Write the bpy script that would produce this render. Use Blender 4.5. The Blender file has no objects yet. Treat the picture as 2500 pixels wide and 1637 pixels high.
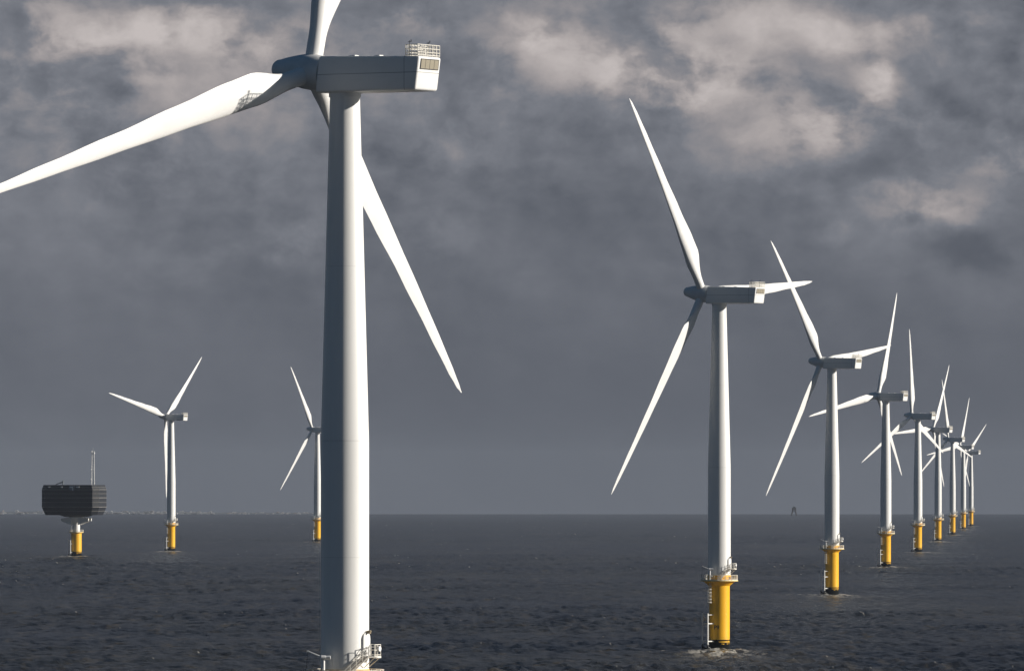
import bpy, bmesh, math, random
import numpy as np
from mathutils import Vector, Matrix, noise
random.seed(7)
S = bpy.context.scene
COL = S.collection
R = math.radians

# ------------------------------------------------------------------ camera
CAMZ = 38.2            # eye height above the water (m)
EARTH = 5.0e6          # radius of the sea's curvature (m)
FPX = 17000.0          # focal length in photo pixels (2500 wide)
cam_d = bpy.data.cameras.new('camera')
cam = bpy.data.objects.new('camera', cam_d); COL.objects.link(cam)
cam.location = (0, 0, CAMZ); cam.rotation_euler = (R(90), 0, 0)
cam_d.sensor_width = 36.0; cam_d.lens = 36.0 * FPX / 2500.0
cam_d.shift_y = (1188.0 - 818.5) / 2500.0
cam_d.clip_start = 1.0; cam_d.clip_end = 60000.0
S.camera = cam

# ------------------------------------------------------------------ sun
SUN_EL, SUN_AZ = 17.0, 94.5      # azimuth clockwise from +Y
sd = Vector((math.sin(R(SUN_AZ)) * math.cos(R(SUN_EL)), math.cos(R(SUN_AZ)) * math.cos(R(SUN_EL)), math.sin(R(SUN_EL))))
sun_d = bpy.data.lights.new('sun', 'SUN')
sun_d.energy = 5.0; sun_d.angle = R(0.5); sun_d.color = (1.0, 0.945, 0.86)
sun = bpy.data.objects.new('sun', sun_d); COL.objects.link(sun)
sun.rotation_euler = sd.to_track_quat('Z', 'Y').to_euler(); sun.location = (300, 0, 200)

# ------------------------------------------------------------------ exposure
S.view_settings.view_transform = 'Standard'; S.view_settings.look = 'None'
S.view_settings.exposure = 0.3; S.view_settings.gamma = 1.0
S.cycles.max_bounces = 6; S.cycles.volume_bounces = 0; S.cycles.diffuse_bounces = 3
S.cycles.use_denoising = True

# ------------------------------------------------------------------ node helper
class NT:
    def __init__(s, tree): s.t = tree; s.n = tree.nodes; s.l = tree.links
    def new(s, typ, **kw):
        n = s.n.new(typ)
        for k, v in kw.items(): setattr(n, k, v)
        return n
    def put(s, sock, v):
        if isinstance(v, bpy.types.NodeSocket): s.l.new(v, sock)
        elif v is not None:
            if hasattr(sock.default_value, '__len__') and len(sock.default_value) == 4 and len(v) == 3: v = (*v, 1)
            sock.default_value = v
    def m(s, op, a, b=None, c=None, clamp=False):
        n = s.new('ShaderNodeMath', operation=op, use_clamp=clamp)
        for i, v in enumerate((a, b, c)):
            if v is not None: s.put(n.inputs[i], v)
        return n.outputs[0]
    def ramp(s, x, lo, hi, smooth=True, t0=0.0, t1=1.0):
        n = s.new('ShaderNodeMapRange', interpolation_type='SMOOTHSTEP' if smooth else 'LINEAR')
        n.clamp = True
        s.put(n.inputs[0], x); s.put(n.inputs[1], lo); s.put(n.inputs[2], hi); s.put(n.inputs[3], t0); s.put(n.inputs[4], t1)
        return n.outputs[0]
    def mix(s, f, a, b, blend='MIX'):
        n = s.new('ShaderNodeMix', data_type='RGBA', blend_type=blend)
        n.clamp_factor = True
        s.put(n.inputs[0], f); s.put(n.inputs[6], a); s.put(n.inputs[7], b)
        return n.outputs[2]
    def xyz(s, x, y, z):
        n = s.new('ShaderNodeCombineXYZ')
        s.put(n.inputs[0], x); s.put(n.inputs[1], y); s.put(n.inputs[2], z); return n.outputs[0]
    def noise(s, vec, scale, detail=4, rough=.5, dist=0.0, dims='3D', w=None):
        n = s.new('ShaderNodeTexNoise', noise_dimensions=dims)
        s.put(n.inputs['Vector'], vec); n.inputs['Scale'].default_value = scale
        n.inputs['Detail'].default_value = detail; n.inputs['Roughness'].default_value = rough
        n.inputs['Distortion'].default_value = dist
        if w is not None: n.inputs['W'].default_value = w
        return n.outputs[0]

def lin(r, g, b):
    f = lambda c: (c / 255 / 12.92) if c <= 10 else ((c / 255 + .055) / 1.055) ** 2.4
    return (f(r), f(g), f(b), 1)

# ------------------------------------------------------------------ world: storm clouds over a dim clear sky
def build_world():
    w = bpy.data.worlds.new('World'); S.world = w; w.use_nodes = True
    t = NT(w.node_tree); t.n.clear()
    out = t.new('ShaderNodeOutputWorld'); bg = t.new('ShaderNodeBackground')
    STR = 0.06
    bg.inputs[1].default_value = STR
    t.l.new(bg.outputs[0], out.inputs[0])
    sky = t.new('ShaderNodeTexSky', sky_type='NISHITA')
    sky.sun_disc = False; sky.sun_elevation = R(SUN_EL); sky.sun_rotation = R(SUN_AZ)
    sky.air_density = 1.0; sky.dust_density = 0.6; sky.ozone_density = 2.0
    tc = t.new('ShaderNodeTexCoord'); sep = t.new('ShaderNodeSeparateXYZ'); t.l.new(tc.outputs['Generated'], sep.inputs[0])
    X, Y, Z = sep.outputs
    az = t.m('ARCTAN2', X, Y); el = t.m('ARCSINE', Z)
    # bearing and height of the cloud bank, in units of 8.4 degrees
    u = t.m('MULTIPLY', az, 6.8); v = t.m('MULTIPLY', el, 6.8)
    p = t.xyz(u, t.m('MULTIPLY', v, 1.35), 0.0)
    warp = t.new('ShaderNodeTexNoise'); t.put(warp.inputs['Vector'], p); warp.inputs['Scale'].default_value = 7.0; warp.inputs['Detail'].default_value = 6; warp.inputs['Roughness'].default_value = .6
    wv = t.new('ShaderNodeVectorMath', operation='MULTIPLY_ADD'); t.l.new(warp.outputs[1], wv.inputs[0])
    wv.inputs[1].default_value = (.05, .05, 0); t.l.new(p, wv.inputs[2])
    pw = wv.outputs[0]
    sh = t.new('ShaderNodeVectorMath', operation='ADD'); t.l.new(pw, sh.inputs[0]); sh.inputs[1].default_value = (.016, .012, 0)
    n1 = t.noise(pw, 5.0, 9, .56)          # cloud body
    n1s = t.noise(sh.outputs[0], 5.0, 9, .56)   # the same body a step nearer the sun: gives the billows their lit side
    n2 = t.noise(pw, 15.0, 8, .6)
    n3 = t.noise(pw, 2.1, 3, .5)
    relief = t.m('SUBTRACT', n1, n1s)
    sw = t.new('ShaderNodeSeparateXYZ'); t.l.new(warp.outputs[1], sw.inputs[0])
    uw = t.m('ADD', u, t.m('MULTIPLY', t.m('SUBTRACT', sw.outputs[0], .5), .09))
    vw = t.m('ADD', v, t.m('MULTIPLY', t.m('SUBTRACT', sw.outputs[1], .5), .08))
    def blob(cx, cy, rx, ry, amp, soft=1.0):
        a = t.m('DIVIDE', t.m('SUBTRACT', uw, cx), rx); b = t.m('DIVIDE', t.m('SUBTRACT', vw, cy), ry)
        d = t.m('SQRT', t.m('ADD', t.m('MULTIPLY', a, a), t.m('MULTIPLY', b, b)))
        return t.m('MULTIPLY', t.m('POWER', 2.71828, t.m('MULTIPLY', t.m('MULTIPLY', d, d), -1.15)), amp * 1.25)
    # light and dark masses of the bank (bearing, height, widths, brightness)
    def P(x, y): return ((x - 1189.5) / 2379, (1130 - y) / 2379)
    B = [(150, 70, 260, 60, .55), (480, 75, 300, 45, .45), (350, 180, 420, 120, .30), (940, 55, 80, 34, .45), (1020, 330, 110, 50, .12),
         (1235, 105, 75, 48, .60), (1420, 170, 190, 65, .42), (1640, 130, 170, 80, .55), (1600, 215, 150, 50, .40),
         (1925, 75, 130, 40, .42), (1760, 40, 200, 34, .25), (2012, 178, 46, 60, .50), (1900, 290, 110, 70, .50), (1800, 330, 160, 70, .22),
         (2185, 500, 120, 62, .46), (2080, 470, 110, 55, .22), (2340, 350, 95, 60, .42), (2150, 60, 200, 40, .22), (2120, 270, 90, 40, .20), (2215, 320, 100, 45, .18),
         (700, 560, 120, 60, .20), (520, 600, 220, 50, .10), (250, 380, 200, 70, .14), (1000, 560, 160, 60, .12), (1930, 540, 40, 30, .14),
         (1500, 140, 520, 150, .16), (2030, 150, 22, 22, .4), (1995, 200, 26, 26, .35), (1800, 150, 60, 50, -.05), (2180, 200, 110, 70, -.12), (2290, 590, 120, 60, -.30), (1290, 480, 240, 110, -.18), (900, 20, 260, 30, -.12),
         (420, 10, 260, 22, -.15), (1980, 400, 90, 45, -.18), (2050, 330, 70, 60, -.15), (1350, 270, 150, 45, -.10)]
    lit = None
    for x, y, rx, ry, amp in B:
        cx, cy = P(x, y)
        b = blob(cx, cy, rx / 2379, ry / 2379, amp)
        lit = b if lit is None else t.m('ADD', lit, b)
    hi = t.ramp(v, .10, .40)
    body = t.m('ADD', t.m('MULTIPLY', t.m('SUBTRACT', n1, .5), 3.4), t.m('MULTIPLY', t.m('SUBTRACT', n2, .5), 1.5))
    lit = t.m('MULTIPLY', lit, t.ramp(body, -.34, .26, True, .22, 1.0))
    lit = t.m('DIVIDE', lit, t.m('ADD', 1.0, t.m('MULTIPLY', t.m('ABSOLUTE', lit), .55)))      # no blown-out cores
    f = t.m('ADD', t.m('MULTIPLY', lit, .86), t.m('MULTIPLY', body, t.m('ADD', .03, t.m('MULTIPLY', hi, .10))))
    f = t.m('ADD', f, t.m('MULTIPLY', relief, t.m('ADD', .14, t.m('MULTIPLY', hi, 1.05))))
    f = t.m('ADD', f, t.m('MULTIPLY', t.m('SUBTRACT', n3, .5), .20))
    # colours: dark slate bank below, paler grey above, cream where the sun catches it
    cr = t.new('ShaderNodeValToRGB'); cr.color_ramp.interpolation = 'LINEAR'
    e = cr.color_ramp.elements
    e[0].position = 0.0; e[0].color = lin(76, 80, 90)
    e[1].position = 1.0; e[1].color = lin(198, 190, 188)
    for pos, c in ((.20, lin(92, 96, 105)), (.42, lin(121, 124, 132)), (.60, lin(150, 146, 148)), (.78, lin(174, 167, 166))):
        q = e.new(pos); q.color = c
    base = t.ramp(v, .03, .46, False, .17, .42)
    t.l.new(t.m('ADD', base, f, clamp=True), cr.inputs[0])
    k = t.new('ShaderNodeVectorMath', operation='SCALE'); t.l.new(cr.outputs[0], k.inputs[0]); k.inputs[3].default_value = 1.0 / STR / 2 ** .3
    # the bank fills the view to the north and thins out overhead and behind
    front = t.m('MULTIPLY', t.ramp(t.m('ABSOLUTE', az), 1.25, .45), t.ramp(el, .42, .14))
    kk = t.new('ShaderNodeVectorMath', operation='SCALE'); t.l.new(sky.outputs[0], kk.inputs[0]); kk.inputs[3].default_value = .10
    dim = t.new('ShaderNodeVectorMath', operation='ADD'); t.l.new(kk.outputs[0], dim.inputs[0]); dim.inputs[1].default_value = (.007 / STR, .026 / STR, .056 / STR)
    t.l.new(t.mix(front, dim.outputs[0], k.outputs[0]), bg.inputs[0])
build_world()

# ------------------------------------------------------------------ materials
def mat(name, fn, rough=.5, spec=.5, metal=0.0):
    m = bpy.data.materials.new(name); m.use_nodes = True
    t = NT(m.node_tree); b = t.n['Principled BSDF']
    b.inputs['Roughness'].default_value = rough; b.inputs['Specular IOR Level'].default_value = spec; b.inputs['Metallic'].default_value = metal
    if fn: fn(t, b)
    return m
def objco(t):
    tc = t.new('ShaderNodeTexCoord'); sp = t.new('ShaderNodeSeparateXYZ'); t.l.new(tc.outputs['Object'], sp.inputs[0])
    return tc.outputs['Object'], sp.outputs[0], sp.outputs[1], sp.outputs[2]
def stretch(t, v, sx, sy, sz):
    n = t.new('ShaderNodeVectorMath', operation='MULTIPLY'); t.put(n.inputs[0], v); n.inputs[1].default_value = (sx, sy, sz); return n.outputs[0]
def line(t, x, pos, half): return t.m('LESS_THAN', t.m('ABSOLUTE', t.m('SUBTRACT', x, pos)), half)

def m_tower(t, b):
    o, x, y, z = objco(t)
    streak = t.noise(stretch(t, o, 1.6, 1.6, .05), 1.0, 4, .6)
    patch = t.noise(o, .12, 3, .5)
    c = t.mix(t.ramp(streak, .45, .8, True, 0, .20), (.80, .79, .765), (.60, .585, .55))
    c = t.mix(t.ramp(patch, .4, .75, True, 0, .12), c, (.66, .65, .61))
    s = None
    for zz in (43.05, 62.3, 30.2):
        l = line(t, z, zz, .06 if zz == 43.05 else .03)
        s = l if s is None else t.m('ADD', s, l)
    c = t.mix(t.m('MULTIPLY', s, .22), c, (.25, .25, .24))
    t.put(b.inputs['Base Color'], c)
M_TOWER = mat('white_tower_paint', m_tower, .42, .4)
def m_nac(t, b):
    o, x, y, z = objco(t)
    c = t.mix(t.ramp(t.noise(stretch(t, o, .5, .5, 1.6), 1.0, 4, .6), .45, .8, True, 0, .18), (.80, .79, .77), (.58, .57, .54))
    ln = t.m('ADD', line(t, t.m('ADD', z, t.m('MULTIPLY', x, .012)), 83.45, .035), line(t, x, 9.75, .035))
    c = t.mix(t.m('MULTIPLY', ln, .7, clamp=True), c, (.16, .16, .16))
    t.put(b.inputs['Base Color'], c)
M_NAC = mat('white_nacelle_shell', m_nac, .38, .4)
def flat(c, var=.12, sc=2.0):
    def fn(t, b):
        o, x, y, z = objco(t)
        n = t.ramp(t.noise(o, sc, 4, .6), .35, .75, True, 0, 1)
        t.put(b.inputs['Base Color'], t.mix(n, c, tuple(k * (1 - var * 2) for k in c)))
    return fn
M_BLADE = mat('white_blade_gelcoat', flat((.82, .81, .79), .05, .15), .35, .4)
M_HUB = mat('grey_white_hub', flat((.74, .74, .73), .08, .4), .4, .4)
M_RAIL = mat('pale_galvanised_rail', flat((.78, .74, .66), .08), .5, .4)
M_DARK = mat('dark_grey_rubber', flat((.03, .032, .035), .1), .6, .3)
M_GRILLE = None
def m_grille(t, b):
    o, x, y, z = objco(t)
    f = t.m('FRACT', t.m('MULTIPLY', z, 9.0))
    t.put(b.inputs['Base Color'], t.mix(t.ramp(f, .3, .6), (.20, .175, .13), (.36, .32, .24)))
M_GRILLE = mat('brown_grey_louvre', m_grille, .6, .3)
def m_yellow(t, b):
    o, x, y, z = objco(t)
    c = t.mix(t.ramp(t.noise(stretch(t, o, 1.5, 1.5, .12), 1.0, 5, .6), .5, .85, True, 0, .35), (.90, .47, .012), (.55, .27, .010))
    ed = t.noise(stretch(t, o, .9, .9, .5), 1.0, 5, .62)
    zz = t.m('ADD', z, t.m('MULTIPLY', t.m('SUBTRACT', ed, .5), 1.5))
    lee = t.ramp(x, .6, -.9)
    blk = t.m('LESS_THAN', t.m('SUBTRACT', zz, t.m('MULTIPLY', lee, 1.0)), 1.75)
    dry = t.m('GREATER_THAN', t.noise(o, .55, 3, .5), .33)
    b1 = t.m('MULTIPLY', line(t, z, 2.5, .17), dry); b2 = t.m('MULTIPLY', line(t, z, 1.9, .13), dry)
    dk = t.m('MAXIMUM', blk, t.m('MAXIMUM', b1, b2))
    green = t.ramp(zz, 4.2, 1.9, True, 0, .5)
    c = t.mix(green, c, (.42, .26, .02))
    run = t.m('MULTIPLY', t.ramp(t.noise(stretch(t, o, 3.2, 3.2, .10), 1.0, 4, .6), .58, .72), t.ramp(z, 2.5, 14.5, True, .15, .75))
    c = t.mix(t.m('MULTIPLY', run, .55), c, (.30, .13, .02))
    c = t.mix(dk, c, (.006, .007, .007))
    t.put(b.inputs['Base Color'], c)
    t.put(b.inputs['Roughness'], t.ramp(dk, 0, 1, False, .42, .9)); t.put(b.inputs['Specular IOR Level'], t.ramp(dk, 0, 1, False, .4, .08))
M_YEL = mat('yellow_transition_paint', m_yellow, .42, .4)
M_YELRAIL = mat('pale_yellow_deck_edge', flat((.80, .62, .25), .12), .5, .4)
def m_fender(t, b):
    o, x, y, z = objco(t)
    e = t.m('ADD', z, t.m('MULTIPLY', t.noise(o, 1.3, 4, .6), 1.4))
    t.put(b.inputs['Base Color'], t.mix(t.m('LESS_THAN', e, 2.2), (.80, .78, .73), (.01, .011, .011)))
M_FEND = mat('white_fender_tube', m_fender, .45, .4)

# ------------------------------------------------------------------ mesh helper
class MB:
    def __init__(s): s.v = []; s.f = []
    def box(s, c, d, rot=None):
        c = Vector(c); i = len(s.v)
        for sx in (-1, 1):
            for sy in (-1, 1):
                for sz in (-1, 1):
                    q = Vector((sx * d[0] / 2, sy * d[1] / 2, sz * d[2] / 2))
                    if rot is not None: q = rot @ q
                    s.v.append(c + q)
        for a in ((0, 1, 3, 2), (4, 6, 7, 5), (0, 4, 5, 1), (2, 3, 7, 6), (0, 2, 6, 4), (1, 5, 7, 3)): s.f.append([i + k for k in a])
        return s
    def tube(s, a, b, r, n=8, r2=None, caps=True):
        a, b = Vector(a), Vector(b); d = b - a
        if d.length < 1e-6: return s
        q = d.to_track_quat('Z', 'Y'); i = len(s.v); r2 = r if r2 is None else r2
        for p, rr in ((a, r), (b, r2)):
            for k in range(n):
                an = 2 * math.pi * k / n
                s.v.append(p + q @ Vector((rr * math.cos(an), rr * math.sin(an), 0)))
        for k in range(n): s.f.append([i + k, i + (k + 1) % n, i + n + (k + 1) % n, i + n + k])
        if caps: s.f.append([i + k for k in range(n)][::-1]); s.f.append([i + n + k for k in range(n)])
        return s
    def path(s, pts, r, n=6, closed=False):
        pts = list(pts)
        for a, b in zip(pts, pts[1:] + (pts[:1] if closed else [])): s.tube(a, b, r, n)
        return s
    def lathe(s, prof, n=48, M=None):
        i = len(s.v); m = len(prof)
        for r, z in prof:
            for k in range(n):
                a = 2 * math.pi * k / n; q = Vector((r * math.cos(a), r * math.sin(a), z))
                s.v.append(M @ q if M is not None else q)
        for j in range(m - 1):
            for k in range(n):
                s.f.append([i + j * n + k, i + j * n + (k + 1) % n, i + (j + 1) * n + (k + 1) % n, i + (j + 1) * n + k])
        s.f.append([i + k for k in range(n)][::-1]); s.f.append([i + (m - 1) * n + k for k in range(n)])
        return s
    def loft(s, rings, caps=True):
        i = len(s.v); n = len(rings[0])
        for r in rings: s.v.extend(Vector(p) for p in r)
        for j in range(len(rings) - 1):
            for k in range(n): s.f.append([i + j * n + k, i + j * n + (k + 1) % n, i + (j + 1) * n + (k + 1) % n, i + (j + 1) * n + k])
        if caps: s.f.append([i + k for k in range(n)][::-1]); s.f.append([i + (len(rings) - 1) * n + k for k in range(n)])
        return s
    def build(s, name, m, parent=None, smooth=None):
        me = bpy.data.meshes.new(name); me.from_pydata([tuple(p) for p in s.v], [], s.f)
        bm = bmesh.new(); bm.from_mesh(me); bmesh.ops.recalc_face_normals(bm, faces=bm.faces); bm.to_mesh(me); bm.free()
        return link(name, me, m, parent, smooth)
def link(name, me, m, parent=None, smooth=None):
    if smooth:
        for p in me.polygons: p.use_smooth = True
        me.set_sharp_from_angle(angle=R(smooth))
    me.materials.append(m)
    o = bpy.data.objects.new(name, me); COL.objects.link(o)
    if parent is not None: o.parent = parent
    return o
def tag(o, label=None, cat=None, group=None, kind=None):
    for k, v in (('label', label), ('category', cat), ('group', group), ('kind', kind)):
        if v: o[k] = v
    return o
def empty(name, loc):
    o = bpy.data.objects.new(name, None); COL.objects.link(o); o.location = loc; o.empty_display_size = 5; return o
def drop(x, y): return -(x * x + y * y) / (2 * EARTH)
def place(px, D):
    x = (px - 1250.0) / FPX * D
    return Vector((x, D, drop(x, D)))

# ------------------------------------------------------------------ positions read off the photograph
YAW = R(36); TILT = R(6); CONE = R(4)
TURB = [  # photo x, distance, blade angle, label
    (842, 770, -12, 'nearest and largest white turbine, its yellow deck cut off by the bottom edge'),
    (1756, 1636, 34, 'second largest turbine, standing whole on a bright yellow base right of centre'),
    (2031, 2514, 37, 'third largest turbine, just right of the second largest one on a yellow base'),
    (2162.7, 3414, -18, 'fourth turbine of the right hand row, counted from the nearest at centre left'),
    (2241, 4290, 4, 'fifth turbine of the right hand row, between the fourth and sixth ones'),
    (2290.2, 5201, -25, 'sixth turbine of the right hand row, small and hazy behind the fifth'),
    (2325.6, 6122, 12, 'seventh turbine of the right hand row, third from its far end'),
    (2351.8, 7060, -20, 'eighth turbine of the right hand row, next to the farthest one'),
    (2370.7, 7903, 67, 'farthest and smallest turbine, at the right end of the receding row'),
    (418, 4346, 75, 'small turbine standing alone between the dark substation and the nearest tower'),
    (774.8, 5196, 30, 'small distant turbine partly hidden behind the nearest tower'),
]
SUB = place(186.3, 4005)

# ------------------------------------------------------------------ sea: one curved sheet, finely waved where the photo sees it
SEA_MIRROR = .50
def build_sea():
    half = R(4.9)
    core = np.linspace(-half, half, 820)
    wing = np.concatenate([half + (np.linspace(0, 1, 14)[1:] ** 1.6) * (math.pi - half)])
    ang = np.concatenate([-wing[::-1], core, wing[:-1]])
    rr = [0.5, 20, 60, 150, 300, 500, 700, 900, 1050, 1150]
    r = 1200.0
    while r < 6000: rr.append(r); r *= 1.00095
    while r < 12000: rr.append(r); r *= 1.0013
    while r < 26500: rr.append(r); r *= 1.0050
    rad = np.array(rr)
    nr, na = len(rad), len(ang)
    A, Rr = np.meshgrid(ang, rad)
    x = (Rr * np.sin(A)).astype(np.float64); y = Rr * np.cos(A)
    rng = np.random.default_rng(5)
    h = np.zeros_like(x)
    dr = np.gradient(rad)[:, None]
    fade_side = np.clip((half + R(.3) - np.abs(A)) / R(.3), 0, 1)
    wind = math.atan2(-math.sin(YAW), math.cos(YAW))       # waves run downwind, to the right and towards us
    gust = np.zeros_like(x)
    for k in range(7):
        lam = 150 * 1.6 ** k; th = rng.uniform(0, math.pi)
        gust += np.sin(2 * math.pi * (x * math.cos(th) + y * math.sin(th)) / lam + rng.uniform(0, 6.3))
    gust = np.clip(.85 + .18 * gust, .4, 1.4)
    for k in range(64):
        lam = 2.2 * (11 / 2.2) ** rng.random()
        th = wind + rng.normal(0, .55)
        amp = .047 * lam / 6.283 * rng.uniform(.6, 1.3)
        kx, ky = 2 * math.pi / lam * math.cos(th), 2 * math.pi / lam * math.sin(th)
        al = np.clip((lam / np.maximum(dr * abs(math.sin(th)) * 2.0, .3) - 1), 0, 1)
        ph = kx * x + ky * y + rng.uniform(0, 6.3)
        sn = np.sin(ph)
        h += amp * al * (sn + .25 * np.cos(2 * ph))
    for k in range(14):
        lam = rng.uniform(14, 34); th = wind + rng.normal(0, .4)
        h += .022 * lam / 6.283 * np.sin(2 * math.pi / lam * (x * math.cos(th) + y * math.sin(th)) + rng.uniform(0, 6.3))
    h *= gust * fade_side
    # foam: whitecaps on the steepest crests, wash and wake at every pile
    hs = h / (h[200:1200].std() + 1e-6)
    foam = (hs > 2.0) * (rng.random(x.shape) > .992) * .8
    farfl = (rng.random(x.shape) > .9985) * (Rr > 3300) * (Rr < 21000)
    foam = np.maximum(foam, farfl * .8)
    wash = np.zeros_like(x)
    for (px, D, a, l) in TURB[1:] + [(186.3, 4005, 0, '')]:
        c = place(px, D); dx = x - c.x; dy = y - c.y
        d = np.hypot(dx, dy)
        ring = np.exp(-((d - 3.2) / 2.2) ** 2)
        wake = np.exp(-(dx / (7 + np.abs(dy) * .12)) ** 2) * np.clip(-dy / 4, 0, 1) * np.exp(dy / 70.0)
        side = np.exp(-((dy + 4) / 5) ** 2) * np.exp(-np.abs(dx + 8) / 13.0) * .6
        wash = np.maximum(wash, np.clip(np.maximum(np.maximum(ring, wake * .8), side), 0, 1))
    h += wash * .10 * fade_side
    z = -(Rr ** 2) / (2 * EARTH) + h
    co = np.stack([x, y, z], -1).reshape(-1, 3).astype(np.float32)
    i = np.arange(nr - 1)[:, None] * na; j = np.arange(na)[None, :]; j2 = (j + 1) % na
    q = np.stack([i + j, i + j2, i + na + j2, i + na + j], -1).reshape(-1, 4)[:, ::-1]
    me = bpy.data.meshes.new('water')
    me.vertices.add(len(co)); me.vertices.foreach_set('co', co.ravel())
    me.loops.add(q.size); me.loops.foreach_set('vertex_index', q.ravel().astype(np.int32))
    me.polygons.add(len(q)); me.polygons.foreach_set('loop_start', np.arange(0, q.size, 4, dtype=np.int32))
    me.polygons.foreach_set('use_smooth', np.ones(len(q), dtype=bool))
    me.update(calc_edges=True)
    for nm, arr in (('foam', foam), ('wash', wash)):
        at = me.attributes.new(nm, 'FLOAT', 'POINT'); at.data.foreach_set('value', arr.ravel().astype(np.float32))
    def fn(t, b):
        geo = t.new('ShaderNodeNewGeometry'); pos = geo.outputs['Position']
        af = t.new('ShaderNodeAttribute', attribute_name='foam'); aw = t.new('ShaderNodeAttribute', attribute_name='wash')
        big = t.noise(stretch(t, pos, .006, .0025, 0), 1.0, 4, .55)
        mid = t.noise(stretch(t, pos, .16, .022, 0), 1.0, 6, .68)
        c = t.mix(t.ramp(big, .35, .68), (.009, .012, .018), (.018, .019, .019))
        c = t.mix(t.ramp(mid, .48, .70, True, 0, .85), c, (.056, .046, .031))
        far = t.noise(stretch(t, pos, .022, .0022, 0), 1.0, 7, .72)
        c = t.mix(t.ramp(far, .50, .66, True, 0, .40), c, (.046, .044, .040))
        c = t.mix(t.ramp(far, .50, .36, True, 0, .6), c, (.006, .007, .010))
        br = t.noise(stretch(t, pos, .35, .16, 0), 1.0, 5, .7)
        wf = t.m('MULTIPLY', aw.outputs['Fac'], t.ramp(br, .30, .62))
        c = t.mix(t.m('MULTIPLY', wf, .85), c, (.22, .185, .13))
        cap = t.m('MULTIPLY', t.ramp(aw.outputs['Fac'], .12, .6), t.ramp(br, .46, .56))
        cap = t.m('MAXIMUM', cap, t.m('MULTIPLY', af.outputs['Fac'], t.ramp(br, .40, .60)))
        c = t.mix(t.m('MULTIPLY', cap, .75), c, (.60, .57, .51))
        rip = t.noise(stretch(t, pos, 1.1, .9, 0), 1.0, 4, .62)
        rip2 = t.noise(stretch(t, pos, .25, .2, 0), 1.0, 3, .55)
        hgt = t.m('ADD', t.m('MULTIPLY', rip, .40), t.m('MULTIPLY', rip2, 1.1))
        bp = t.new('ShaderNodeBump'); bp.inputs['Strength'].default_value = .9; bp.inputs['Distance'].default_value = 1.0
        t.l.new(hgt, bp.inputs['Height'])
        # a choppy sea mirrors far less at a glancing view than flat water does
        lw = t.new('ShaderNodeLayerWeight'); lw.inputs['Blend'].default_value = .5; t.l.new(bp.outputs[0], lw.inputs['Normal'])
        fr = t.m('ADD', .02, t.m('MULTIPLY', t.m('POWER', lw.outputs['Facing'], 6.0), SEA_MIRROR))
        fr = t.m('MULTIPLY', fr, t.m('SUBTRACT', 1.0, t.m('MULTIPLY', cap, .8)))
        df = t.new('ShaderNodeBsdfDiffuse'); t.put(df.inputs['Color'], c); t.l.new(bp.outputs[0], df.inputs['Normal'])
        gl = t.new('ShaderNodeBsdfGlossy'); gl.inputs['Roughness'].default_value = .14; gl.inputs['Color'].default_value = (.92, .98, 1.06, 1); t.l.new(bp.outputs[0], gl.inputs['Normal'])
        mx = t.new('ShaderNodeMixShader'); t.put(mx.inputs[0], fr); t.l.new(df.outputs[0], mx.inputs[1]); t.l.new(gl.outputs[0], mx.inputs[2])
        t.l.new(mx.outputs[0], t.n['Material Output'].inputs['Surface']); t.n.remove(b)
    o = link('water', me, mat('sea_water', fn, .25, .20))
    tag(o, 'dark slate sea with short choppy waves', None, None, 'structure')
build_sea()

# ------------------------------------------------------------------ far coast and its buildings on the left horizon
def build_coast():
    def fnl(t, b):
        o, x, y, z = objco(t)
        t.put(b.inputs['Base Color'], t.mix(t.ramp(t.noise(o, .02, 4, .6), .4, .6), (.10, .115, .13), (.17, .175, .18)))  # blue-grey of distance haze painted into the land colour
    rows = []
    n = 90
    D0 = 21500.0
    ring = []
    for k in range(n):
        px = -420 + k * (1250 / (n - 1)); x = (px - 1250) / FPX * D0
        base = drop(x, D0)
        g = max(0.0, 1 - max(0, (px - 120)) / 760.0)
        hh = 1.0 + 9.0 * g * (.75 + .5 * noise.noise(Vector((px * .011, 3.1, 0)))) + 1.6 * noise.noise(Vector((px * .06, 0, 1)))
        hh = max(.4, hh)
        ring.append([(x, D0 - 120, base - 3), (x, D0, base + .5 + hh * .25), (x, D0 + 260, base + hh), (x, D0 + 900, base + hh * .8), (x, D0 + 1500, base - 8)])
    mb = MB(); mb.loft(ring)
    tag(mb.build('coast', mat('haze_tinted_land', fnl, .9, .1)), 'low hazy shore on the left horizon', None, None, 'structure')
    tb = MB(); rnd = random.Random(3)
    for k in range(260):
        px = rnd.choice([rnd.uniform(-300, 116), rnd.uniform(180, 780), rnd.uniform(250, 520)])
        yy = D0 + rnd.choice([-60, 30, 250])
        x = (px - 1250) / FPX * yy; g = max(.1, 1 - max(0, (px - 120)) / 700)
        base = drop(x, yy) + (0 if yy < D0 else .5 + 7 * g * (yy - D0) / 260)
        w = rnd.uniform(4, 16); h = rnd.uniform(2.0, 5.5); 
        rr = [(x - w / 2, yy - 5, base - 3), (x + w / 2, yy - 5, base - 3), (x + w / 2, yy - 5, base + h), (x, yy - 5, base + h * 1.35), (x - w / 2, yy - 5, base + h)]
        tb.loft([rr, [(a, b_ + 9, c) for a, b_, c in rr]])
    def fnb(t, b):
        o, x, y, z = objco(t)
        n_ = t.noise(stretch(t, o, .03, .03, 0), 1.0, 2, .5)
        t.put(b.inputs['Base Color'], t.mix(t.ramp(n_, .45, .6), (.85, .83, .80), (.60, .50, .44)))
    tag(tb.build('distant_town', mat('pale_town_render', fnb, .8, .2)), 'thin line of pale seafront buildings along the left horizon', 'town', None, 'stuff')
build_coast()

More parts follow.
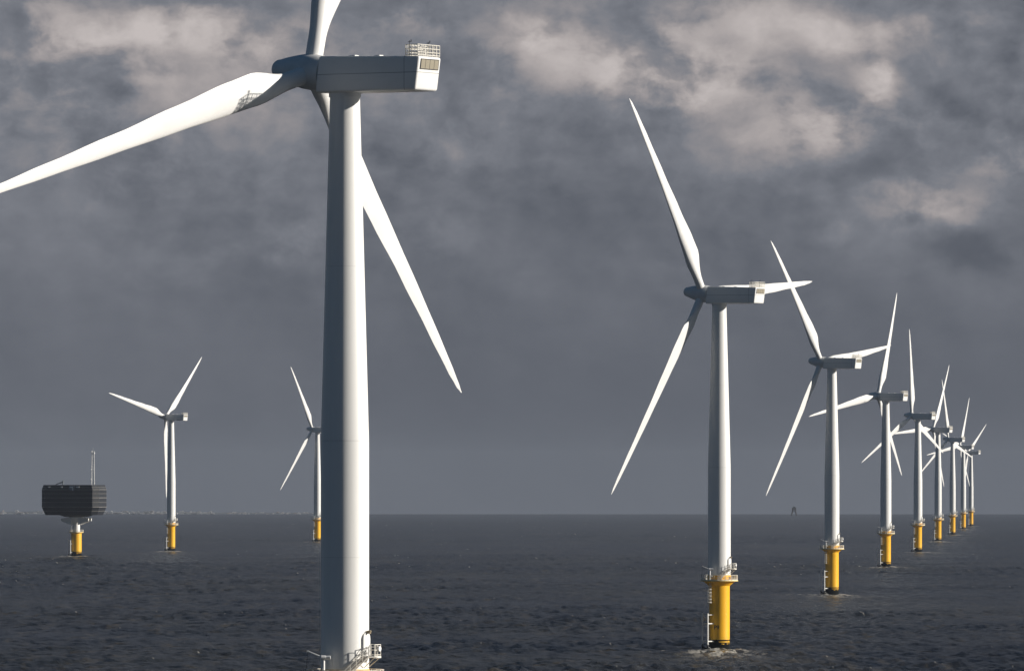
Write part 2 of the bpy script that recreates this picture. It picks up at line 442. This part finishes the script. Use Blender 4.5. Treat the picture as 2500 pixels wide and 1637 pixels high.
# ------------------------------------------------------------------ the wind turbine
HUBZ = 83.5; DECK = 16.6
YM = Matrix.Rotation(-YAW, 4, 'Z')          # local nacelle axis (+x = rear) to turbine frame
HUBP = YM @ Vector((-4.65, 0, HUBZ + .45))

def blade_mesh():
    L = 52.2; st = []
    def lerp(tab, r):
        for (a, va), (b, vb) in zip(tab, tab[1:]):
            if r <= b:
                u = (r - a) / (b - a); u = u * u * (3 - 2 * u) if tab is CH else u
                return va + (vb - va) * u
        return tab[-1][1]
    CH = [(1.2, 1.95), (3.6, 2.0), (10.5, 4.15), (14, 3.95), (22, 3.05), (32, 2.2), (42, 1.55), (49, 1.05), (52, .6), (53.5, .12)]
    TH = [(1.2, 1.0), (3.6, .97), (7, .6), (10.5, .38), (16, .28), (25, .22), (40, .18), (53.5, .15)]
    TW = [(1.2, 14), (9, 13), (20, 6.5), (35, 2), (53.5, -1)]
    AX = [(1.2, .5), (3.6, .5), (10.5, .33), (20, .30), (53.5, .30)]
    rs = list(np.linspace(1.2, 4, 5)) + list(np.linspace(4.8, 16, 15)) + list(np.linspace(18, 48, 16)) + [49.5, 51, 52.2, 53, 53.5]
    N = 28; rings = []
    for r in rs:
        c = lerp(CH, r); th = lerp(TH, r); tw = R(lerp(TW, r) + 2); ax = lerp(AX, r)
        blend = min(1, max(0, (r - 3.2) / 6.0)); blend = blend * blend * (3 - 2 * blend)
        ring = []
        for k in range(N):
            a = 2 * math.pi * k / N
            cu = .5 + .5 * math.cos(a); sgn = 1 if math.sin(a) >= 0 else -1      # 1 = trailing edge
            cx, cz = cu, .5 * math.sin(a)
            q = max(0.0, cu)
            yt = 5 * (.2969 * math.sqrt(q) - .126 * q - .3516 * q * q + .2843 * q ** 3 - .1015 * q ** 4)
            az_ = sgn * yt + .12 * q * (1 - q)
            px_ = (cx - ax) * c
            pz_ = ((1 - blend) * cz * 2 * .5 + blend * az_) * c * th
            pre = -.0006 * max(0, r - 10) ** 2
            # chord lies along local y (leading edge towards -y = the way it turns), thickness along x
            yv = px_ * math.cos(tw) - pz_ * math.sin(tw) * 1.0
            xv = -px_ * math.sin(tw) * -1.0 + pz_ * math.cos(tw)
            ring.append((xv + pre - math.sin(CONE) * r, yv, r * math.cos(CONE)))
        rings.append(ring)
    mb = MB(); mb.loft(rings); return mb

def rail_ring(mb, pts, z0, h, levels, r=.035, post=.04, closed=True):
    for l in levels: mb.path([(p[0], p[1], z0 + l) for p in pts], r, 5, closed)
    for p in pts: mb.tube((p[0], p[1], z0), (p[0], p[1], z0 + h), post, 5)

def build_turbine():
    T = empty('wind_turbine', (0, 0, 0))
    # --- yellow transition piece
    mb = MB(); mb.lathe([(2.45, -6), (2.45, 0), (2.45, 15.1), (2.5, 15.3), (3.65, 16.28), (3.7, 16.32)], 56)
    tp = mb.build('transition_piece', M_YEL, T, 30)
    mb = MB(); mb.lathe([(2.74, DECK + .02), (2.74, 17.8), (2.70, 17.85)], 56)
    mb.build('tower_flange', M_YEL, tp, 30)
    fc = bpy.data.curves.new('identification_mark', 'FONT'); fc.body = 'P9'; fc.size = 1.3; fc.align_x = 'CENTER'; fc.extrude = .012; fc.offset = .02
    fo = bpy.data.objects.new('identification_mark', fc); COL.objects.link(fo)
    bpy.context.view_layer.update()
    me = bpy.data.meshes.new_from_object(fo.evaluated_get(bpy.context.evaluated_depsgraph_get()))
    bpy.data.objects.remove(fo)
    for v in me.vertices:                               # wrap the painted characters round the curved wall
        a = -math.pi / 2 - R(17) + v.co.x / 2.45; rr = 2.466 + v.co.z
        v.co = Vector((rr * math.cos(a), rr * math.sin(a), 5.15 + v.co.y))
    me.materials.clear(); mk = link('identification_mark', me, M_DARK, tp)
    # --- deck
    mb = MB(); mb.lathe([(3.5, 16.33), (4.42, 16.36), (4.45, 16.4), (4.45, 16.58), (4.40, DECK)], 48)
    pf = mb.build('platform', M_YELRAIL, T, 30)
    pts = [(4.3 * math.cos(2 * math.pi * k / 30), 4.3 * math.sin(2 * math.pi * k / 30)) for k in range(30)]
    mb = MB(); rail_ring(mb, pts, DECK, 1.2, (.42, .80, 1.2), .04, .045)
    i0 = len(pts)
    for k in range(30):                                 # toe board
        a, b = pts[k], pts[(k + 1) % 30]
        c = Vector(((a[0] + b[0]) / 2, (a[1] + b[1]) / 2, DECK + .11)); an = math.atan2(b[1] - a[1], b[0] - a[0])
        mb.box(c, (.93, .03, .20), Matrix.Rotation(an, 3, 'Z'))
    mb.build('railing', M_RAIL, pf)
    mb = MB(); mb.box((3.55, -1.3, DECK + .55), (.75, .8, 1.0)); mb.box((3.55, -1.3, DECK + 1.08), (.85, .9, .07))
    mb.build('deck_cabinet', M_YELRAIL, pf)
    # --- tower
    prof = [(2.67, 17.86), (2.67, 30), (2.67, 43)] + [(2.67 + (1.66 - 2.67) * (z - 43) / 38, z) for z in (43.2, 50, 58, 66, 74, 81.0)]
    mb = MB(); mb.lathe(prof, 72)
    tw = mb.build('tower', M_TOWER, T, 30)
    mb = MB(); mb.lathe([(1.78, 81.0), (1.78, 81.52)], 48); mb.build('yaw_collar', M_HUB, tw, 30)
    # --- door, landing, stairs on the right hand front
    aD = R(-28); d = Vector((math.cos(aD), math.sin(aD), 0)); t_ = Vector((-d.y, d.x, 0)); up = Vector((0, 0, 1))
    LZ = DECK + 2.75
    def arch(w, z0, z1, r0, r1):
        out = []
        for rr in (r0, r1):
            ring = [d * rr + t_ * (-w / 2) + up * z0, d * rr + t_ * (w / 2) + up * z0]
            for k in range(9):
                a = math.pi * k / 8; ring.append(d * rr + t_ * (w / 2 * math.cos(a)) + up * (z1 - w / 2 + w / 2 * math.sin(a)))
            out.append(ring)
        return out
    mb = MB(); mb.loft(arch(1.5, LZ - .15, LZ + 2.65, 2.3, 2.80))
    dr = mb.build('door', M_TOWER, T, 30)
    mb = MB(); mb.loft(arch(1.05, LZ + .05, LZ + 2.3, 2.79, 2.83)); mb.build('door_leaf', M_HUB, dr, 30)
    mb = MB(); mb.box(d * 3.0 + up * (LZ + 2.55), (.45, .30, .22), Matrix.Rotation(aD, 3, 'Z')); mb.tube(d * 2.75 + up * (LZ + 2.66), d * 3.3 + up * (LZ + 2.72), .11, 8)
    mb.build('door_lamp', mat('bronze_lamp_housing', flat((.28, .22, .14), .1), .5, .4), dr)
    Rz = Matrix.Rotation(aD, 3, 'Z')
    mb = MB(); mb.box(d * 3.5 + up * (LZ - .12), (1.35, 1.5, .22), Rz)
    for s in (-1, 1): mb.tube(d * 4.05 + t_ * .6 * s + up * (LZ - .2), d * 2.7 + t_ * .5 * s + up * (LZ - 1.3), .05, 6)
    ld = mb.build('door_landing', M_RAIL, T)
    mb = MB()
    c = [d * 2.9 + t_ * .7, d * 3.5 + t_ * .7, d * 4.12 + t_ * .7, d * 4.12, d * 4.12 - t_ * .7]
    for l in (.12, .65, 1.25): mb.path([p + up * (LZ + l) for p in c], .045, 6)
    for p in c: mb.tube(p + up * LZ, p + up * (LZ + 1.25), .045, 6)
    mb.build('landing_railing', M_RAIL, ld)
    mb = MB(); mb.tube(d * 4.16 + t_ * .2 + up * (LZ + .8), d * 4.34 + t_ * .2 + up * (LZ + .8), .30, 14); mb.build('lifebuoy_case', M_BLADE, ld, 30)
    # stairs: from the landing down to the deck across the front
    a = Vector((2.55, -2.45, LZ - .05)); b = Vector((-.15, -3.35, DECK + .05))
    run = (b - a); flatd = Vector((run.x, run.y, 0)).normalized(); side = Vector((-flatd.y, flatd.x, 0))
    mb = MB(); hb = MB()
    for s in (-1, 1):
        o_ = side * .38 * s
        for k in range(1):
            mb.tube(a + o_, b + o_, .085, 6)
        hb.path([a + o_ + up * 1.05 - flatd * .7, a + o_ + up * 1.05, b + o_ + up * 1.05], .035, 6)
        hb.path([a + o_ + up * .55, b + o_ + up * .55], .03, 6)
        for k in range(5):
            p = a + run * (k / 4) + o_; hb.tube(p, p + up * 1.05, .035, 6)
    for k in range(13):
        p = a + run * ((k + .5) / 13)
        mb.box(p, (.24, .74, .05), Matrix.Rotation(math.atan2(flatd.y, flatd.x), 3, 'Z'))
    mb.box(a - flatd * .55 - up * .06, (1.0, .8, .1), Matrix.Rotation(math.atan2(flatd.y, flatd.x), 3, 'Z'))
    sc = mb.build('staircase', M_RAIL, T); hb.build('handrail', M_RAIL, sc)
    # --- davit crane
    p0 = Vector((-2.27, -3.2, DECK))
    mb = MB(); mb.tube(p0, p0 + up * .9, .22, 12, .2); mb.tube(p0 + up * .9, p0 + up * 2.55, .16, 12); mb.tube(p0 + Vector((-.25, 0, 2.6)), p0 + Vector((.2, 0, 2.6)), .26, 12)
    mb.tube(p0 + Vector((.1, 0, .95)), p0 + Vector((.62, -.05, 1.0)), .17, 10)
    cr = mb.build('davit_crane', M_BLADE, T, 35)
    mb = MB(); mb.tube(p0 + Vector((.15, 0, 2.6)), p0 + Vector((.75, -.05, 2.62)), .2, 12); mb.build('hoist_motor', M_BLADE, cr, 35)
    tip = p0 + Vector((-1.75, .25, 3.3))
    mb = MB(); mb.tube(p0 + Vector((-.2, 0, 2.65)), tip, .09, 8, .06); mb.box(tip, (.22, .14, .2)); mb.build('boom', M_HUB, cr)
    mb = MB(); mb.tube(tip, tip + Vector((-.1, 0, -1.4)), .025, 5); mb.tube(tip + Vector((-.1, 0, -1.4)), tip + Vector((-.28, 0, -2.6)), .025, 5); mb.build('hoist_cable', M_DARK, cr)
    # --- ladders and boat landing on the left hand front
    rd = Vector((-.873, -.488, 0)); tn = Vector((.488, -.873, 0))
    rd0, tn0 = rd, tn; rd = Vector((-.68, -.733, 0)); tn = Vector((.733, -.68, 0))
    mb = MB(); base = rd * 3.25
    for s in (-1, 1): mb.tube(base + tn * .27 * s + up * 11.2, base + tn * .27 * s + up * 16.6, .04, 6)
    z = 11.3
    while z < 16.3: mb.tube(base - tn * .27 + up * z, base + tn * .27 + up * z, .03, 5); z += .3
    cl = mb.build('caged_ladder', M_RAIL, T)
    mb = MB()
    for k in range(6):
        z = 11.4 + k * .78
        hoop = [base + tn * (.42 * math.cos(q)) + rd * (.75 * math.sin(q)) + up * z for q in np.linspace(0, math.pi, 9)]
        mb.path(hoop, .055, 6)
    for q in (math.pi * .2, math.pi * .5, math.pi * .8):
        p = base + tn * (.42 * math.cos(q)) + rd * (.75 * math.sin(q)); mb.tube(p + up * 11.4, p + up * 15.3, .03, 5)
    for zz in (11.5, 13.4, 15.2): mb.tube(rd * 2.4 + up * zz, base + up * zz, .05, 6)
    mb.build('ladder_cage', M_RAIL, cl)
    rd, tn = rd0, tn0
    mb = MB(); base = rd * 2.95
    for s in (-1, 1): mb.tube(base + tn * .25 * s + up * .3, base + tn * .25 * s + up * 11.2, .035, 6)
    z = .6
    while z < 11: mb.tube(base - tn * .25 + up * z, base + tn * .25 + up * z, .022, 5); z += .3
    mb.build('access_ladder', M_FEND, T)
    for s in (-1, 1):                                   # two boat landing fenders, each with its own struts
        mb = MB(); p = rd * 3.9 + tn * 1.2 * s; q = rd * 2.1 + tn * 1.0 * s
        mb.tube(p - up * 3, p + up * 8.85, .19, 14)
        for zz, rr in ((8.5, .09), (6.45, .16), (2.3, .16)): mb.tube(p + up * zz, q + up * zz, rr, 10)
        mb.tube(p + up * 1.0, rd * 2.3 + tn * .9 * s + up * .2, .25, 10)
        mb.build('boat_fender', M_FEND, T, 40)
    # --- nacelle
    bm = bmesh.new()
    bmesh.ops.create_cube(bm, size=1.0)
    for v in bm.verts: v.co = Vector((v.co.x * 13.85 + 4.575, v.co.y * 4.2, v.co.z * 4.06))
    bmesh.ops.bevel(bm, geom=bm.edges[:], offset=.28, segments=4, profile=.5, affect='EDGES')
    for v in bm.verts:
        v.co.x += .13 * v.co.z
        if v.co.z > 0: v.co.z -= .024 * (v.co.x + 2.35)           # the roof falls slightly towards the rear
        v.co.z -= .010 * v.co.x
        v.co = YM @ (v.co + Vector((0, 0, HUBZ)))
    me = bpy.data.meshes.new('nacelle'); bm.to_mesh(me); bm.free()
    # local texture axes: rotate the object instead, so the seams follow the shell
    me.transform(YM.inverted())
    na = link('nacelle', me, M_NAC, T, 30); na.matrix_local = YM.copy()
    slant = Matrix.Rotation(math.atan(.13), 3, 'Y')
    def rear(z): return 11.52 + .13 * (z + .45)
    mb = MB()
    zc = .72
    for k in range(4): mb.box((rear(zc) + .02, -1.2 + .8 * k, HUBZ + zc), (.05, .74, 1.0), slant)
    g = mb.build('vent_grille', M_GRILLE, na)
    mb = MB(); mb.box((rear(zc) + .005, 0, HUBZ + zc), (.05, 3.34, 1.16), slant); mb.build('grille_frame', M_DARK, g)
    mb = MB(); zt = HUBZ + 2.03 - .43; x1 = 11.55; x0 = 9.9
    c = []
    for k in range(3): c.append((x0 + (x1 - x0) * k / 2, -2.0))
    for k in range(1, 7): c.append((x1, -2.0 + 4.0 * k / 6))
    for k in range(1, 3): c.append((x1 - (x1 - x0) * k / 2, 2.0))
    for k in range(1, 6): c.append((x0, 2.0 - 4.0 * k / 6))
    rail_ring(mb, c, zt, 1.25, (.12, .42, .82, 1.25), .045, .05)
    for k in range(len(c)):
        p, q = c[k], c[(k + 1) % len(c)]
        mb.tube(((p[0] + q[0]) / 2, (p[1] + q[1]) / 2, zt), ((p[0] + q[0]) / 2, (p[1] + q[1]) / 2, zt + 1.25), .025, 5)
    mb.build('roof_railing', M_RAIL, na)
    for (mx, my) in ((10.2, -1.7), (10.6, 1.2)):
        mb = MB(); mb.tube((mx, my, zt), (mx, my, zt + 1.7), .035, 6); mb.tube((mx - .22, my, zt + 1.55), (mx + .22, my, zt + 1.55), .03, 6)
        mb.tube((mx + .22, my, zt + 1.55), (mx + .22, my, zt + 1.8), .05, 6); mb.build('sensor_mast', M_DARK, na)
    for hx in (2.2, 5.6):
        mb = MB(); mb.box((hx, -1.2, HUBZ + 2.03 - .034 * hx - .03), (.75, .7, .16)); mb.build('roof_hatch', M_BLADE, na)
    # --- rotor
    hub_m = Matrix.Translation(HUBP) @ YM @ Matrix.Rotation(TILT, 4, 'Y')
    AX = Matrix.Rotation(R(-90), 4, 'Y')                # lathe axis -> forward (-x)
    prof = [(1.5, -2.15), (1.82, -2.0), (1.98, -1.2), (2.0, 0), (1.92, 1.0), (1.76, 1.9), (1.45, 3.2), (1.12, 4.3)]
    for k in range(1, 9):
        a = R(90) * k / 8; prof.append((1.12 * math.cos(a) + .001, 4.3 + 1.05 * math.sin(a)))
    mb = MB(); mb.lathe(prof, 40, AX)
    hb_ = mb.build('rotor_hub', M_HUB, T, 50)
    hb_.matrix_local = hub_m
    mb = MB(); mb.lathe([(1.45, -2.6), (1.45, -2.1)], 32, AX); mb.build('main_bearing', M_DARK, hb_, 40)
    bmb = blade_mesh(); first = None
    for k in range(3):
        if first is None: o = bmb.build('blade', M_BLADE, hb_, 40); first = o
        else: o = first.copy(); COL.objects.link(o); o.parent = hb_
        o.matrix_local = Matrix.Rotation(2 * math.pi / 3 * k, 4, 'X')
    return T, hub_m

T0, HUBM = build_turbine()
MARK = 'identification_mark'
def kids(o): return [c for c in S.objects if c.parent == o]
def copy_tree(o, parent=None):
    c = o.copy(); COL.objects.link(c)
    if parent is not None:
        c.parent = parent; c.matrix_parent_inverse = o.matrix_parent_inverse.copy(); c.matrix_basis = o.matrix_basis.copy()
    for k in TREE[o]:
        if not (k.name.startswith(MARK) and not SHOW[0]): copy_tree(k, c)
    return c
SHOW = [False]
TREE = {o: kids(o) for o in list(S.objects)}
for i, (px, D, psi, lab) in enumerate(TURB):
    SHOW[0] = i == 1            # only the second turbine's number can be read
    t = T0 if i == 0 else copy_tree(T0)
    t.location = place(px, D) + Vector((0, 0, .3 if i == 0 else 0))
    tag(t, lab, 'wind turbine', 'wind turbines standing in the sea')
    for c in [k for k in S.objects if k.parent == t]:
        if c.name.startswith('rotor_hub'): c.matrix_local = HUBM @ Matrix.Rotation(R(psi), 4, 'X')

# ------------------------------------------------------------------ offshore substation
def build_substation():
    T = empty('offshore_substation', SUB)
    up = Vector((0, 0, 1)); ym = Matrix.Rotation(R(-15), 4, 'Z')
    mb = MB(); mb.lathe([(3.05, -6), (3.05, 0), (3.05, 14.0)], 40); pile = mb.build('yellow_pile', M_YEL, T, 30)
    mb = MB(); mb.lathe([(2.9, 13.2), (4.2, 13.6), (4.2, 14.0)], 40); pf = mb.build('platform', M_YELRAIL, T, 30)
    pts = [(4.1 * math.cos(2 * math.pi * k / 20), 4.1 * math.sin(2 * math.pi * k / 20)) for k in range(20)]
    mb = MB(); rail_ring(mb, pts, 14.0, 1.2, (.5, 1.2), .06, .06); mb.build('railing', M_RAIL, pf)
    mb = MB(); mb.lathe([(2.1, 14.0), (2.1, 19.2)], 40); mb.lathe([(2.1, 18.4), (4.2, 22.3), (4.2, 22.6)], 32); mb.build('white_column', M_TOWER, T, 30)
    def bx(name, c, d, m, par, rot=None):
        q = MB(); q.box(ym @ Vector(c), d, ym.to_3x3() @ (rot or Matrix.Identity(3))); return q.build(name, m, par)
    br = None
    q = MB()
    for s in (-1, 1):
        for yy in (-2.6, 2.6):
            ring0 = [(s * 2.0, yy - .5, 18.0), (s * 2.0, yy + .5, 18.0), (s * 2.0, yy + .5, 22.4), (s * 2.0, yy - .5, 22.4)]
            ring1 = [(s * 8.3, yy - .5, 20.3), (s * 8.3, yy + .5, 20.3), (s * 8.3, yy + .5, 21.8), (s * 8.3, yy - .5, 21.8)]
            q.loft([[ym @ Vector(p) for p in ring0], [ym @ Vector(p) for p in ring1]])
    q.build('support_bracket', M_TOWER, T)
    # louvred body: rounded octagon in plan, chamfered top and bottom
    def ring(ins, z):
        w, d, ch = 17.3 - ins, 9.75 - ins, 3.0
        pts = [(w - ch, -d), (w, -d + ch), (w, d - ch), (w - ch, d), (-w + ch, d), (-w, d - ch), (-w, -d + ch), (-w + ch, -d)]
        return [ym @ Vector((x - 1.3, y, z)) for x, y in pts]
    def fb(t, b):
        o, x, y, z = objco(t)
        lv = t.ramp(t.m('FRACT', t.m('MULTIPLY', z, 1.55)), .35, .6)
        vt = t.m('LESS_THAN', t.m('FRACT', t.m('MULTIPLY', t.m('ADD', x, t.m('MULTIPLY', y, .3)), .42)), .10)
        c = t.mix(lv, (.008, .010, .015), (.030, .033, .040))
        c = t.mix(t.m('MULTIPLY', vt, .6), c, (.012, .013, .016))
        t.put(b.inputs['Base Color'], c)
    M_CLAD = mat('dark_louvre_cladding', fb, .55, .35)
    mb = MB(); mb.loft([ring(1.6, 23.7), ring(0, 28.2), ring(0, 38.4), ring(.75, 41.0)])
    body = mb.build('louvred_body', M_CLAD, T)
    mb = MB(); mb.loft([[ym @ Vector((x * 5.2, y * 4.2, 22.6)) for x, y in ((1, -1), (1, 1), (-1, 1), (-1, -1))], [ym @ Vector((x * 8.4, y * 6.5, 23.75)) for x, y in ((1, -1), (1, 1), (-1, 1), (-1, -1))]])
    mb.build('underdeck', M_CLAD, body)
    mb = MB()
    for z, ins in ((28.3, 0), (33.6, 0), (38.3, 0), (31, 0), (36, 0), (26, .8), (39.6, .35)):
        r_ = ring(ins - .08, z); mb.path(r_, .11 if z in (28.3, 33.6, 38.3) else .06, 5, True)
    mb.build('walkway_rail', mat('weathered_steel_rail', flat((.42, .40, .37), .15), .5, .4), body)
    mb = MB()
    for (x, w) in ((-13.2, 1.2), (-5.6, .9), (.3, 2.2), (4.1, 2.0)): mb.box(ym @ Vector((x, -9.62, 39.75)), (w, .6, .7), ym.to_3x3())
    mb.box(ym @ Vector((1.1, -9.72, 38.5)), (.7, .5, 1.6), ym.to_3x3())
    mb.build('white_cable_box', M_BLADE, body)
    mb = MB(); mb.box(ym @ Vector((.4, -9.55, 39.3)), (3.0, .5, 2.6), ym.to_3x3()); mb.build('open_bay', mat('blue_grey_recess', flat((.10, .13, .18), .1), .6, .3), body)
    # roof crane
    mb = MB(); mb.tube(ym @ Vector((-7.0, -3, 40.9)), ym @ Vector((-7.0, -3, 43.6)), .35, 8); mb.tube(ym @ Vector((-7.0, -3, 42.9)), ym @ Vector((-11.4, -3, 41.2)), .28, 6); mb.tube(ym @ Vector((-7, -3, 42)), ym @ Vector((-9.4, -3, 41.9)), .1, 6)
    mb.build('roof_crane', mat('grey_crane_paint', flat((.16, .18, .20), .1), .5, .4), body)
    # lattice mast
    mb = MB(); mc = Vector((9.5, 2, 0)); H0, H1 = 41.0, 60.5
    def corner(k, z):
        w = .95 - .30 * (z - H0) / (H1 - H0); a = math.pi / 4 + k * math.pi / 2
        return mc + Vector((w * math.cos(a) * 1.2, w * math.sin(a) * 1.2, z))
    for k in range(4): mb.tube(corner(k, H0 - .3), corner(k, H1), .14, 5)
    nb = 14
    for j in range(nb):
        za = H0 + (H1 - H0) * j / nb; zb = H0 + (H1 - H0) * (j + 1) / nb
        for k in range(4):
            mb.tube(corner(k, za), corner((k + 1) % 4, zb), .10, 4); mb.tube(corner(k, zb), corner((k + 1) % 4, zb), .05, 4)
    ms = mb.build('lattice_mast', M_TOWER, T)
    mb = MB()
    for (dx, dz) in ((1.0, 59.3), (-.9, 60.0), (-1.2, 49.8), (-1.0, 51.4), (-1.3, 44.3)): mb.tube(mc + Vector((dx * .6, -.5, dz)), mc + Vector((dx, -.7, dz)), .42, 8)
    mb.tube(mc + Vector((0, 0, H1)), mc + Vector((0, 0, H1 + 1.8)), .06, 5)
    mb.build('antenna', M_HUB, ms)
    # boat landing
    rd = Vector((-.873, -.488, 0)); tn = Vector((.488, -.873, 0))
    for s in (-1, 1):
        q = MB(); p = rd * 4.3 + tn * 1.2 * s; q.tube(p - up * 3, p + up * 9.3, .22, 12)
        for zz in (7.2, 2.3): q.tube(p + up * zz, rd * 2.7 + tn * 1.0 * s + up * zz, .17, 8)
        q.build('boat_fender', M_FEND, T, 40)
    mb = MB()
    for s in (-1, 1): mb.tube(rd * 3.3 + tn * .27 * s + up * 1, rd * 3.3 + tn * .27 * s + up * 22, .07, 5)
    z = 1.4
    while z < 21.8: mb.tube(rd * 3.3 - tn * .27 + up * z, rd * 3.3 + tn * .27 + up * z, .05, 4); z += .5
    mb.build('access_ladder', M_RAIL, T)
    tag(T, 'offshore substation with a dark louvred box on a yellow pile and a pale lattice mast', 'substation')
build_substation()

# ------------------------------------------------------------------ dark fort on the horizon
def build_fort():
    D = 14500; P0 = place(1938.5, D)
    T = empty('sea_fort', P0)
    def fm(t, b):
        o, x, y, z = objco(t)
        t.put(b.inputs['Base Color'], t.mix(t.ramp(t.noise(o, .4, 4, .6), .4, .65), (.035, .03, .028), (.07, .055, .045)))
    M = mat('rusty_dark_steel', fm, .8, .2)
    for s in (-1, 1):
        mb = MB()
        for yy in (-4, 4): mb.tube((s * 6.0, yy, -3), (s * 3.4, yy * .8, 13.2), 1.5, 8, 1.3)
        mb.tube((s * 5.2, -3.6, 6), (s * 5.2, 3.6, 6), .5, 6); mb.tube((s * 5.3, -3.6, 3), (0, -3.2, 13.2), .8, 6)
        mb.build('leg', M, T)
    mb = MB(); mb.box((0, 0, 13.6), (9.8, 10, .8)); mb.build('deck', M, T)
    mb = MB(); mb.loft([[(x * 5, y * 4.4, 14) for x, y in ((1, -1), (1, 1), (-1, 1), (-1, -1))], [(x * 4.4, y * 4, 20) for x, y in ((1, -1), (1, 1), (-1, 1), (-1, -1))]])
    h = mb.build('gun_house', M, T)
    mb = MB(); mb.box((.4, 0, 21.0), (4.2, 4, 2.0)); mb.tube((-1.2, 0, 20), (-1.2, 0, 25), .2, 6); mb.build('lookout', M, h)
    T.scale = (.9, .9, .84)
    tag(T, 'tiny dark fort on splayed legs on the horizon', 'sea fort')
build_fort()

# ------------------------------------------------------------------ haze: even sea air round camera and scene
HAZE_DENSITY = 2.5e-5
def build_haze():
    mb = MB(); z0 = -80.0; z1 = 175.0
    mb.box((0, 10500, (z0 + z1) / 2), (17000, 33000, z1 - z0))
    m = bpy.data.materials.new('sea_haze'); m.use_nodes = True
    t = NT(m.node_tree); t.n.clear()
    out = t.new('ShaderNodeOutputMaterial'); v = t.new('ShaderNodeVolumePrincipled')
    v.inputs['Color'].default_value = (.39, .44, .53, 1); v.inputs['Density'].default_value = HAZE_DENSITY
    v.inputs['Anisotropy'].default_value = 0.0
    t.l.new(v.outputs[0], out.inputs['Volume'])
    o = mb.build('haze', m); tag(o, 'thin pale sea haze', 'haze', None, 'stuff'); o.display_type = 'WIRE'
if HAZE_DENSITY > 0: build_haze()
